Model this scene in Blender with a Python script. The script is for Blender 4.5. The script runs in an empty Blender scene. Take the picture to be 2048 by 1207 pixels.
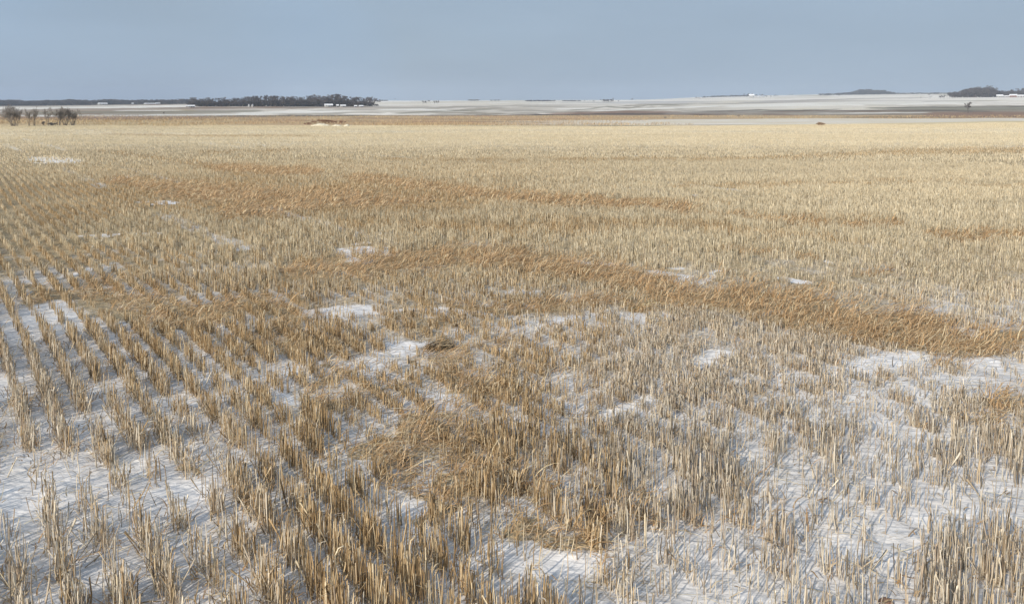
import bpy, math, random
import numpy as np
from mathutils import Vector
S = bpy.context.scene
rng = np.random.default_rng(11)
random.seed(5)
rad = math.radians

# ------------------------------------------------------------------ camera, sky, sun, exposure
H = 2.2                      # eye height
PITCH = rad(4.0)
FPX = 1480.0                 # focal length in pixels of the 2048 px wide photograph
CX, CY = 1024.0, 307.0        # where the lens axis meets the (cropped) frame
cam = bpy.data.cameras.new('camera'); cam_o = bpy.data.objects.new('camera', cam)
S.collection.objects.link(cam_o)
cam.sensor_width = 36; cam.lens = 36 * FPX / 2048; cam.clip_start = 0.05; cam.clip_end = 60000
cam.shift_y = -(603.5 - CY) / 2048
cam_o.location = (0, 0, H); cam_o.rotation_euler = (math.pi / 2 - PITCH, 0, 0)
S.camera = cam_o
SUN_EL, SUN_AZ = rad(27), rad(219)     # azimuth clockwise from the viewing direction: low, behind the left shoulder
W = bpy.data.worlds.new('World'); S.world = W; W.use_nodes = True
nt = W.node_tree; bg = nt.nodes['Background']
sky = nt.nodes.new('ShaderNodeTexSky'); sky.sky_type = 'NISHITA'; sky.sun_disc = False
sky.sun_elevation = SUN_EL; sky.sun_rotation = SUN_AZ; sky.air_density = 1.0; sky.dust_density = 2.0; sky.ozone_density = 1.5
mx = nt.nodes.new('ShaderNodeMix'); mx.data_type = 'RGBA'; 
wtc = nt.nodes.new('ShaderNodeTexCoord'); wsx = nt.nodes.new('ShaderNodeSeparateXYZ'); nt.links.new(wtc.outputs['Generated'], wsx.inputs[0])
wn = nt.nodes.new('ShaderNodeTexNoise'); wn.inputs['Scale'].default_value = 1.1; wn.inputs['Detail'].default_value = 2; nt.links.new(wtc.outputs['Generated'], wn.inputs['Vector'])
wa = nt.nodes.new('ShaderNodeMath'); wa.operation = 'MULTIPLY_ADD'; wa.inputs[1].default_value = .45; nt.links.new(wsx.outputs[0], wa.inputs[0]); nt.links.new(wn.outputs[0], wa.inputs[2])
wb = nt.nodes.new('ShaderNodeMath'); wb.operation = 'MULTIPLY_ADD'; wb.inputs[1].default_value = -.7; nt.links.new(wsx.outputs[2], wb.inputs[0]); nt.links.new(wa.outputs[0], wb.inputs[2])
wr = nt.nodes.new('ShaderNodeMapRange'); wr.inputs[1].default_value = .15; wr.inputs[2].default_value = .55; wr.inputs[3].default_value = .80; wr.inputs[4].default_value = .93
nt.links.new(wb.outputs[0], wr.inputs[0]); nt.links.new(wr.outputs[0], mx.inputs[0])
nt.links.new(sky.outputs[0], mx.inputs[6]); mx.inputs[7].default_value = (3.3, 4.45, 6.1, 1)   # thin even winter overcast in front of the blue
vc = nt.nodes.new('ShaderNodeMix'); vc.data_type = 'RGBA'; vc.inputs[6].default_value = (3.3, 5.1, 7.8, 1); vc.inputs[7].default_value = (3.25, 4.15, 5.25, 1)
vr = nt.nodes.new('ShaderNodeMapRange'); vr.inputs[1].default_value = .08; vr.inputs[2].default_value = .36; nt.links.new(wa.outputs[0], vr.inputs[0]); nt.links.new(vr.outputs[0], vc.inputs[0]); nt.links.new(vc.outputs[2], mx.inputs[7])
nt.links.new(mx.outputs[2], bg.inputs[0]); wn2 = nt.nodes.new('ShaderNodeTexNoise'); wn2.inputs['Scale'].default_value = 3.5; wn2.inputs['Detail'].default_value = 4
wmp = nt.nodes.new('ShaderNodeMapping'); wmp.inputs['Scale'].default_value = (1, 1, 4); nt.links.new(wtc.outputs['Generated'], wmp.inputs[0]); nt.links.new(wmp.outputs[0], wn2.inputs['Vector'])
ws = nt.nodes.new('ShaderNodeMapRange'); ws.inputs[1].default_value = .3; ws.inputs[2].default_value = .7; ws.inputs[3].default_value = .095; ws.inputs[4].default_value = .104
nt.links.new(wn2.outputs[0], ws.inputs[0]); nt.links.new(ws.outputs[0], bg.inputs[1])
sd = bpy.data.lights.new('sun', 'SUN'); sd.energy = 4.1; sd.angle = rad(1.8); sd.color = (1, 0.91, 0.77)
so = bpy.data.objects.new('sun', sd); S.collection.objects.link(so)
tosun = Vector((math.sin(SUN_AZ) * math.cos(SUN_EL), math.cos(SUN_AZ) * math.cos(SUN_EL), math.sin(SUN_EL)))
so.rotation_euler = tosun.to_track_quat('Z', 'Y').to_euler()
S.view_settings.view_transform = 'Standard'; S.view_settings.look = 'None'
S.view_settings.exposure = 0.12; S.view_settings.gamma = 1.0

# ------------------------------------------------------------------ noise and picture <-> ground
def h2(ix, iy, seed):
    n = (ix.astype(np.int64) * 374761393 + iy.astype(np.int64) * 668265263 + seed * 982451653) & 0xFFFFFFFF
    n = ((n ^ (n >> 13)) * 1274126177) & 0xFFFFFFFF
    return ((n ^ (n >> 16)) & 0xFFFFFF) / float(0xFFFFFF)
def vn(x, y, seed=0):
    x = np.asarray(x, float); y = np.asarray(y, float)
    x0 = np.floor(x); y0 = np.floor(y); fx = x - x0; fy = y - y0
    fx = fx * fx * (3 - 2 * fx); fy = fy * fy * (3 - 2 * fy)
    a = h2(x0, y0, seed); b = h2(x0 + 1, y0, seed); c = h2(x0, y0 + 1, seed); d = h2(x0 + 1, y0 + 1, seed)
    return (a * (1 - fx) + b * fx) * (1 - fy) + (c * (1 - fx) + d * fx) * fy
def fbm(x, y, seed=0, o=3):
    t = 0; w = 0
    for k in range(o):
        t = t + vn(x * 2 ** k, y * 2 ** k, seed + k) * 0.5 ** k; w += 0.5 ** k
    return t / w
def sstep(a, b, x):
    t = np.clip((x - a) / (b - a), 0, 1); return t * t * (3 - 2 * t)

cp, sp_ = math.cos(PITCH), math.sin(PITCH)
def az_of_x(x): return np.arctan((np.asarray(x, float) - CX) * cp / FPX)
COLX = np.array([0, 380, 800, 1250, 1500, 1800, 2048.])
TD = np.array([160, 240, 400, 600, 900, 1000, 1400, 2000, 3000, 4500, 7000, 11000.])
TY = np.array([
 [252, 252, 252, 252.5, 252, 249, 246],
 [244, 245, 247, 248, 248, 245, 242],
 [239, 239, 238, 238, 239, 239, 238],
 [232, 232, 231, 231, 231, 231, 231],
 [221, 219, 217, 217, 217, 216, 216],
 [218, 212, 213, 214, 213, 212, 211],
 [213.5, 209, 207, 207, 204, 201, 197],
 [211, 208, 204, 203, 196.5, 192, 191],
 [210, 206.5, 202, 201, 193, 188.5, 187],
 [209.5, 206, 201.5, 200, 191, 186, 184],
 [214, 211, 206, 205, 197, 194, 192],
 [218, 216, 212, 212, 206, 203, 203.]])
COLA = az_of_x(COLX)
_k = (CY - TY) / FPX
TE = np.cos(COLA)[None, :] * (_k * cp - sp_) / (cp + _k * sp_)     # height over eye level per metre of distance
def bil(tab, lx, xs, la, as_):
    ix = np.clip(np.searchsorted(xs, lx) - 1, 0, len(xs) - 2); ia = np.clip(np.searchsorted(as_, la) - 1, 0, len(as_) - 2)
    fx = np.clip((lx - xs[ix]) / (xs[ix + 1] - xs[ix]), 0, 1); fa = np.clip((la - as_[ia]) / (as_[ia + 1] - as_[ia]), 0, 1)
    fa = fa * fa * (3 - 2 * fa)
    return (tab[ix, ia] * (1 - fx) * (1 - fa) + tab[ix + 1, ia] * fx * (1 - fa) + tab[ix, ia + 1] * (1 - fx) * fa + tab[ix + 1, ia + 1] * fx * fa)
def Zxy(X, Y, fine=True):
    X = np.asarray(X, float); Y = np.asarray(Y, float)
    d = np.hypot(X, Y) + 1e-6; a = np.clip(np.arctan2(X, Y), COLA[0], COLA[-1])
    e = bil(TE, np.log(np.clip(d, 160, 11000)), np.log(TD), a, COLA)
    far = H + d * e
    e160 = bil(TE, np.full_like(d, math.log(160.)), np.log(TD), a, COLA)
    t = np.clip((d - 11) / 149, 0, 1)
    z = np.where(d < 160, (H + 160 * e160) * t ** 1.25, far)
    z = z + np.where(d > 200, d * 0.0007 * (fbm(X / 160, Y / 90, 5, 3) - .5) * sstep(200, 500, d), 0)
    z = z + 0.16 * (vn(X / 14, Y / 9, 8) - .5) * sstep(12, 40, d) * (1 - sstep(150, 300, d))
    if fine:
        n = 0.030 * (fbm(X / .55, Y / .40, 21, 3) - .5) + 0.012 * (vn(X / .12 + Y * 3, Y / .16, 25) - .5)
        z = z + n * (1 - sstep(25, 60, d))
    return z
def to_img(X, Y, Z):
    dz = Z - H; dep = Y * cp - dz * sp_; up = Y * sp_ + dz * cp
    dep = np.where(dep < .05, .05, dep)
    return CX + FPX * X / dep, CY - FPX * up / dep
def ground_at(x, y):
    """the ground point that stands at pixel (x, y) of the photograph"""
    lo, hi = 1.0, 4400.0
    for _ in range(50):
        m = math.sqrt(lo * hi)
        a = math.atan((x - CX) * cp / FPX)
        for _ in range(4):
            X, Y = m * math.sin(a), m * math.cos(a); z = float(Zxy(X, Y, False))
            dep = Y * cp - (z - H) * sp_; a = math.atan2((x - CX) * dep / FPX, Y)
        X, Y = m * math.sin(a), m * math.cos(a); z = float(Zxy(X, Y, False))
        iy = float(to_img(X, Y, z)[1])
        if iy > y: lo = m
        else: hi = m
    return X, Y, float(Zxy(X, Y))
def at_dist(x, d):
    a = float(az_of_x(x)); X, Y = d * math.sin(a), d * math.cos(a)
    return X, Y, float(Zxy(X, Y))
def ppm(d): return FPX * cp / d      # photograph pixels per metre, roughly

# ------------------------------------------------------------------ mesh helpers
def mesh_quads(name, V, Q, mat, col=None, parent=None, smooth=False, extra=None):
    V = np.asarray(V, np.float32).reshape(-1, 3); Q = np.asarray(Q, np.int32).reshape(-1, 4)
    me = bpy.data.meshes.new(name)
    me.vertices.add(len(V)); me.vertices.foreach_set('co', V.ravel())
    me.loops.add(Q.size); me.loops.foreach_set('vertex_index', Q.ravel())
    me.polygons.add(len(Q)); me.polygons.foreach_set('loop_start', np.arange(0, Q.size, 4, dtype=np.int32))
    if smooth: me.polygons.foreach_set('use_smooth', np.ones(len(Q), bool))
    me.update(calc_edges=True)
    if col is not None:
        at = me.attributes.new('Col', 'FLOAT_COLOR', 'POINT')
        c = np.ones((len(V), 4), np.float32); c[:, :3] = col; at.data.foreach_set('color', c.ravel())
    if extra:
        for k, v in extra.items():
            at = me.attributes.new(k, 'FLOAT', 'POINT'); at.data.foreach_set('value', np.asarray(v, np.float32).ravel())
    me.materials.append(mat)
    o = bpy.data.objects.new(name, me); S.collection.objects.link(o)
    if parent is not None: o.parent = parent
    return o
def tag(o, label=None, cat=None, group=None, kind=None):
    if label: o['label'] = label
    if cat: o['category'] = cat
    if group: o['group'] = group
    if kind: o['kind'] = kind
    return o
def empty(name, loc, rz=0, s=1):
    o = bpy.data.objects.new(name, None); S.collection.objects.link(o)
    o.location = loc; o.rotation_euler = (0, 0, rz); o.scale = (s, s, s) if not isinstance(s, tuple) else s
    return o
class MB:
    def __init__(s): s.v = []; s.q = []; s.c = []
    def quad(s, a, b, c, d):
        n = len(s.v); s.v += [a, b, c, d]; s.q.append((n, n + 1, n + 2, n + 3))
    def box(s, x0, x1, y0, y1, z0, z1):
        n = len(s.v)
        s.v += [(x0, y0, z0), (x1, y0, z0), (x1, y1, z0), (x0, y1, z0), (x0, y0, z1), (x1, y0, z1), (x1, y1, z1), (x0, y1, z1)]
        for f in ((0, 3, 2, 1), (4, 5, 6, 7), (0, 1, 5, 4), (1, 2, 6, 5), (2, 3, 7, 6), (3, 0, 4, 7)): s.q.append(tuple(n + i for i in f))
    def seg(s, p, q, r0, r1, k=3):
        p = Vector(p); q = Vector(q); ax = (q - p)
        if ax.length < 1e-6: return
        ax.normalize(); u = ax.orthogonal().normalized(); w = ax.cross(u); n = len(s.v)
        for (c, r) in ((p, r0), (q, r1)):
            for i in range(k):
                t = 2 * math.pi * i / k; s.v.append(tuple(c + (u * math.cos(t) + w * math.sin(t)) * r))
        for i in range(k):
            j = (i + 1) % k; s.q.append((n + i, n + j, n + k + j, n + k + i))
    def build(s, name, mat, parent=None): return mesh_quads(name, s.v, s.q, mat, None, parent)

# ------------------------------------------------------------------ materials
def bsdf(name, rough=.8, spec=.2):
    m = bpy.data.materials.new(name); m.use_nodes = True; b = m.node_tree.nodes['Principled BSDF']
    b.inputs['Roughness'].default_value = rough; b.inputs['Specular IOR Level'].default_value = spec
    return m, m.node_tree, b
def plain(name, c, rough=.8, scale=3.0, amt=.35):
    m, t, b = bsdf(name, rough)
    n = t.nodes.new('ShaderNodeTexNoise'); n.inputs['Scale'].default_value = scale; n.inputs['Detail'].default_value = 5
    tc = t.nodes.new('ShaderNodeTexCoord'); t.links.new(tc.outputs['Object'], n.inputs['Vector'])
    r = t.nodes.new('ShaderNodeValToRGB')
    r.color_ramp.elements[0].color = tuple(v * (1 - amt) for v in c) + (1,); r.color_ramp.elements[1].color = tuple(min(1, v * (1 + amt)) for v in c) + (1,)
    r.color_ramp.elements[0].position = .3; r.color_ramp.elements[1].position = .7
    t.links.new(n.outputs[0], r.inputs[0]); t.links.new(r.outputs[0], b.inputs['Base Color'])
    return m
def attrmat(name, rough=.6, spec=.25, trans=0.0):
    m, t, b = bsdf(name, rough, spec)
    a = t.nodes.new('ShaderNodeAttribute'); a.attribute_name = 'Col'
    t.links.new(a.outputs['Color'], b.inputs['Base Color'])
    if trans > 0:
        tr = t.nodes.new('ShaderNodeBsdfTranslucent'); t.links.new(a.outputs['Color'], tr.inputs['Color'])
        mxs = t.nodes.new('ShaderNodeMixShader'); mxs.inputs[0].default_value = trans
        t.links.new(b.outputs[0], mxs.inputs[1]); t.links.new(tr.outputs[0], mxs.inputs[2])
        t.links.new(mxs.outputs[0], t.nodes['Material Output'].inputs[0])
    return m
M_straw = attrmat('straw', .5, .35, .12)
M_grass = attrmat('dry_grass', .6, .25, .25)
M_bark = plain('bark', (.10, .085, .078), .9, 2.0, .35)
M_twig = plain('twigs', (.125, .110, .112), .9, .6, .3)
M_nbark = plain('willow_bark', (.24, .21, .19), .9, 2.0, .35)
M_ntwig = plain('willow_twigs', (.29, .26, .24), .9, 1.2, .3)
M_white = plain('white_siding', (.42, .42, .42), .7, 1.0, .05)
M_grey = plain('grey_siding', (.42, .41, .42), .7, 1.0, .1)
M_roofw = plain('snowy_roof', (.78, .79, .82), .8, 1.0, .08)
M_roofr = plain('brown_roof', (.30, .17, .13), .8, 1.0, .2)
M_dark = plain('dark_glass', (.06, .07, .09), .3, 1.0, .2)
M_steel = plain('galvanised_steel', (.40, .42, .45), .5, 1.0, .1)

# ground: base colour from the land itself (snow, straw litter, bare soil, marsh grass), fine texture from noise
def ground_mat():
    m, t, b = bsdf('ground', .85, .15)
    N = t.nodes.new; L = t.links.new
    a = N('ShaderNodeAttribute'); a.attribute_name = 'Col'
    li = N('ShaderNodeAttribute'); li.attribute_name = 'litter'
    ge = N('ShaderNodeNewGeometry')
    mp = N('ShaderNodeMapping'); mp.inputs['Scale'].default_value = (38, 70, 40); mp.inputs['Rotation'].default_value = (0, 0, .5); L(ge.outputs['Position'], mp.inputs[0])
    n1 = N('ShaderNodeTexNoise'); n1.inputs['Scale'].default_value = 1; n1.inputs['Detail'].default_value = 6; n1.inputs['Distortion'].default_value = 1.5; L(mp.outputs[0], n1.inputs['Vector'])
    n2 = N('ShaderNodeTexNoise'); n2.inputs['Scale'].default_value = 1.7; n2.inputs['Detail'].default_value = 7; L(ge.outputs['Position'], n2.inputs['Vector'])
    # litter mask = litter amount against fibrous noise
    ad = N('ShaderNodeMath'); ad.operation = 'ADD'; L(n1.outputs[0], ad.inputs[0])
    m2 = N('ShaderNodeMath'); m2.operation = 'MULTIPLY_ADD'; m2.inputs[1].default_value = .5; m2.inputs[2].default_value = -.25; L(n2.outputs[0], m2.inputs[0]); L(m2.outputs[0], ad.inputs[1])
    sb = N('ShaderNodeMath'); sb.operation = 'ADD'; L(ad.outputs[0], sb.inputs[0]); L(li.outputs['Fac'], sb.inputs[1])
    mr = N('ShaderNodeMapRange'); mr.inputs[1].default_value = .77; mr.inputs[2].default_value = 1.02; L(sb.outputs[0], mr.inputs[0])
    rl = N('ShaderNodeValToRGB'); e = rl.color_ramp.elements
    e[0].position = .3; e[0].color = (.16, .115, .07, 1); e[1].position = .62; e[1].color = (.52, .41, .25, 1)
    n3 = N('ShaderNodeTexNoise'); n3.inputs['Scale'].default_value = 60; n3.inputs['Detail'].default_value = 4; L(ge.outputs['Position'], n3.inputs['Vector']); L(n3.outputs[0], rl.inputs[0])
    mc = N('ShaderNodeMix'); mc.data_type = 'RGBA'; L(mr.outputs[0], mc.inputs[0]); 
    cr = N('ShaderNodeMapRange'); cr.inputs[1].default_value = .35; cr.inputs[2].default_value = .65; cr.inputs[3].default_value = .80; cr.inputs[4].default_value = 1.04
    n5 = N('ShaderNodeTexNoise'); n5.inputs['Scale'].default_value = 9; n5.inputs['Detail'].default_value = 8; n5.inputs['Roughness'].default_value = .7; L(ge.outputs['Position'], n5.inputs['Vector']); L(n5.outputs[0], cr.inputs[0])
    vm = N('ShaderNodeVectorMath'); vm.operation = 'SCALE'; L(a.outputs['Color'], vm.inputs[0]); L(cr.outputs[0], vm.inputs['Scale']); L(vm.outputs[0], mc.inputs[6]); L(rl.outputs[0], mc.inputs[7])
    L(mc.outputs[2], b.inputs['Base Color'])
    b1 = N('ShaderNodeBump'); b1.inputs['Strength'].default_value = .9; b1.inputs['Distance'].default_value = .025
    mp2 = N('ShaderNodeMapping'); mp2.inputs['Scale'].default_value = (9, 22, 10); mp2.inputs['Rotation'].default_value = (0, 0, -.35); L(ge.outputs['Position'], mp2.inputs[0])
    n4 = N('ShaderNodeTexNoise'); n4.inputs['Scale'].default_value = 1; n4.inputs['Detail'].default_value = 6; L(mp2.outputs[0], n4.inputs['Vector'])
    L(n4.outputs[0], b1.inputs['Height']); L(b1.outputs[0], b.inputs['Normal'])
    return m
M_ground = ground_mat()

# ------------------------------------------------------------------ the field's zones (laid out on the ground once, read by everything that grows on it)
LODGED = [  # wind-laid golden grass: x, y of the photo turned to ground, half width in y
 ([560, 700, 900, 1050, 1150, 1330, 1500, 1700, 1850, 1960], [545, 535, 518, 528, 545, 580, 610, 640, 668, 690], [12, 25, 22, 27, 30, 38, 38, 48, 58, 26]),
 ([1850, 1900, 2060], [718, 705, 680], [18, 30, 26]),
 ([690, 850, 1000, 1200, 1400], [356, 375, 395, 410, 420], [7, 12, 15, 14, 9]),
 ([1330, 1500, 1620, 1720, 1800], [425, 438, 448, 452, 450], [5, 6, 11, 11, 5]),
 ([1840, 1950, 2060], [472, 477, 480], [6, 10, 11]),
 ([210, 330, 470, 600, 700, 800], [362, 378, 392, 405, 400, 402], [8, 17, 26, 24, 27, 14]),
 ([420, 520, 640], [336, 343, 346], [7, 11, 8]),
 ([440, 560, 700, 880], [428, 424, 408, 404], [11, 13, 13, 8]),
 ([1690, 1780], [550, 545], [7, 7]), ([1440, 1530, 1620], [503, 512, 520], [4, 6, 4]),
 ([1965, 2010, 2075], [825, 820, 812], [16, 42, 46]), ([1650, 1800, 1960], [668, 690, 712], [8, 22, 30]),
 ([880, 1000, 1250, 1450], [622, 616, 612, 620], [3, 7, 8, 10]),
]
LODGE_E = [(930, 735, 60, 42), (985, 820, 48, 45), (830, 865, 95, 38), (930, 895, 75, 48), (860, 960, 90, 55), (1130, 1065, 100, 45), (790, 1040, 60, 40),
           (2040, 825, 60, 46), (540, 640, 75, 34), (1010, 990, 50, 30), (330, 640, 90, 22), (490, 605, 60, 16), (1490, 1075, 30, 22), (420, 950, 40, 34),
           (170, 588, 150, 20), (430, 618, 150, 26), (570, 668, 80, 28), (690, 760, 60, 26)]
DULL = [  # browner, flatter stubble
 ([-30, 150, 330], [388, 384, 376], [12, 18, 12]), ([0, 150, 300, 420], [515, 520, 525, 515], [22, 20, 18, 8]), ([40, 200, 400, 620], [575, 595, 620, 625], [22, 34, 42, 30]),
 ([0, 100, 250], [400, 440, 420], [16, 34, 10]), ([1100, 1500, 1800, 2060], [321, 318, 305, 300], [3, 5, 7, 7]), ([1350, 1600, 1800, 1960], [376, 370, 364, 360], [5, 5, 3, 2]),
 ([400, 580], [306, 303], [3, 3]), ([200, 420, 640], [268, 272, 272], [1.2, 2.2, 1.2]), ([940, 1240, 1400], [409, 405, 402], [4, 5, 3]), ([1900, 2060], [371, 372], [2.5, 2.5]),
 ([760, 960, 1060], [319, 322, 320], [2, 3, 2]), ([200, 400, 520], [302, 330, 368], [3, 5, 4]), ([1300, 1420, 1460], [402, 404, 407], [4, 6, 3]),
 ([200, 450, 700, 950], [395, 398, 405, 410], [22, 34, 34, 14]), ([650, 1000, 1400, 1750], [452, 462, 455, 500], [8, 12, 10, 8]), ([100, 300], [590, 640], [30, 30]),
]
BARE = [(690, 622, 90, 12), (900, 629, 140, 8), (1250, 634, 150, 10), (815, 694, 72, 24), (880, 722, 20, 22), (915, 797, 40, 26), (768, 480, 42, 12), (740, 508, 80, 14), (1180, 531, 50, 5),
        (1335, 543, 60, 6), (1415, 553, 50, 5), (1300, 556, 40, 4), (1760, 730, 85, 16), (1990, 730, 50, 12), (1590, 566, 40, 5), (1650, 522, 20, 5), (1060, 585, 36, 7), (600, 633, 24, 7), (110, 320, 66, 7), (243, 355, 32, 3.5),
        (310, 402, 45, 5), (1240, 818, 22, 24), (1295, 812, 34, 30), (1040, 800, 22, 10), (1110, 845, 60, 12), (1740, 905, 60, 12), (1420, 715, 60, 12), (1900, 860, 110, 9), (1150, 800, 30, 14),
        (250, 470, 100, 5), (160, 545, 30, 6), (600, 348, 20, 2.5), (1090, 1120, 110, 28), (1300, 1000, 40, 40), (1880, 1030, 90, 20), (1700, 1110, 130, 26), (650, 815, 20, 22), (560, 800, 40, 8),
        (360, 1020, 70, 30), (390, 985, 60, 25), (760, 1010, 60, 20), (30, 1000, 60, 40), (1500, 1190, 90, 20), (1330, 740, 60, 7), (1560, 770, 70, 8), (1860, 780, 70, 8), (1400, 870, 60, 9)]
def stroke(ss, x, y):
    v = np.zeros_like(x)
    for xs, ys, hw in ss:
        c = np.interp(x, xs, ys); w = np.interp(x, xs, hw)
        e = np.minimum((x - xs[0]) / 25. + .4, (xs[-1] - x) / 25. + .4)
        k = np.clip(1.25 - np.abs(y - c) / w, 0, 1) * np.clip(e, 0, 1)
        v = np.maximum(v, k)
    return v
def blobs(es, x, y):
    v = np.zeros_like(x)
    for cx, cy, rx, ry in es:
        v = np.maximum(v, np.clip(2.2 * (1.1 - np.hypot((x - cx) / rx, (y - cy) / ry)), 0, 1))
    return v
def zones(X, Y, Z):
    x, y = to_img(X, Y, Z)
    q = np.clip((y - 203) / 400, .03, 2)
    xj = x + 120 * q * (fbm(X / .35 + 9, Y / .35, 31, 3) - .5); yj = y + 46 * q * (fbm(X / .45, Y / .45 + 4, 35, 3) - .5)
    lod = np.maximum(stroke(LODGED, xj, yj), blobs(LODGE_E, x + 2.2 * (xj - x), y + 2.6 * (yj - y)) * .68)
    dull = stroke(DULL, xj, yj)
    bare = blobs(BARE, xj, yj) * (1 - .9 * lod)
    return x, y, lod, dull, bare
ROWA = rad(-38.2); rdir = np.array([math.sin(ROWA), math.cos(ROWA)]); rprp = np.array([math.cos(ROWA), -math.sin(ROWA)])
SPC = 0.178
def tracks(k, s):
    m = np.mod(k, 61); return (((m == 20) | (m == 21) | (m == 31) | (m == 32)) & (s > 11)) * sstep(.42, .56, fbm(s / 6, k * 0 + 3, 121, 2))

# ------------------------------------------------------------------ ground sheet
def band_table():
    xs = [0, 300, 600, 950, 1250, 1600, 2048]
    tan = (.56, .43, .25); crm = (.80, .66, .40); snow = (.88, .82, .73); brn = (.27, .185, .13); gry = (.38, .33, .26); org = (.55, .37, .215); dk = (.13, .105, .085)
    wht = (.80, .73, .60); grn = (.55, .54, .46); cf = (.70, .63, .50)
    #   rows from the field's far edge upward: boundary y per column, (colour, second colour, streak amount)
    rows = [
     ([262, 262, 262, 262, 262, 262, 262], [crm] * 7, [crm] * 7),
     ([251, 252, 252, 255, 253, 249, 242], [crm, crm, crm, (.95, .82, .55), (.95, .82, .55), crm, crm], [tan, tan, crm, crm, crm, crm, crm]),
     ([249.5, 249.5, 250, 250, 250.5, 248, 241], [tan, tan, (.80, .66, .42), (.90, .78, .50), (.50, .40, .25), wht, wht], [crm, crm, crm, tan, brn, wht, wht]),
     ([240, 240, 238, 241, 240, 237, 236.5], [tan, tan, org, org, wht, wht, wht], [org, tan, tan, tan, snow, snow, snow]),
     ([234, 235, 232, 231.5, 230.5, 231, 229], [brn, brn, tan, org, org, tan, (.40, .27, .17)], [org, brn, org, tan, tan, org, org]),
     ([232, 233, 230.8, 230.3, 226, 223, 222], [snow, snow, dk, brn, brn, gry, dk], [tan, gry, brn, dk, dk, brn, gry]),
     ([228, 226, 224, 224, 223, 221.3, 217], [gry, gry, snow, snow, snow, dk, dk], [brn, brn, gry, gry, dk, brn, gry]),
     ([219, 218, 218, 216, 214, 212, 210], [brn, brn, snow, gry, snow, cf, snow], [gry, tan, gry, snow, gry, snow, gry]),
     ([215, 213, 213, 210, 208, 206, 205], [snow, brn, brn, snow, gry, snow, snow], [snow, gry, snow, gry, snow, cf, gry]),
     ([213, 210.5, 210.5, 205, 203.5, 200, 200], [snow, snow, snow, cf, (.6, .58, .55), (.5, .45, .4), snow], [gry, snow, snow, snow, snow, cf, cf]),
     ([209, 206, 206, 202.5, 201, 196, 193], [gry, gry, snow, cf, snow, snow, snow], [brn, brn, snow, cf, snow, snow, snow]),
     ([150] * 7, [gry, gry, snow, snow, snow, snow, snow], [brn, brn, cf, cf, snow, cf, cf])]
    return np.array(xs, float), rows
DKL = (.13, .11, .085); OLV = (.26, .24, .18); BRW = (.30, .19, .13); GRY = (.38, .34, .29); SNW = (.90, .87, .80); TAN = (.60, .44, .27)
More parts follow.
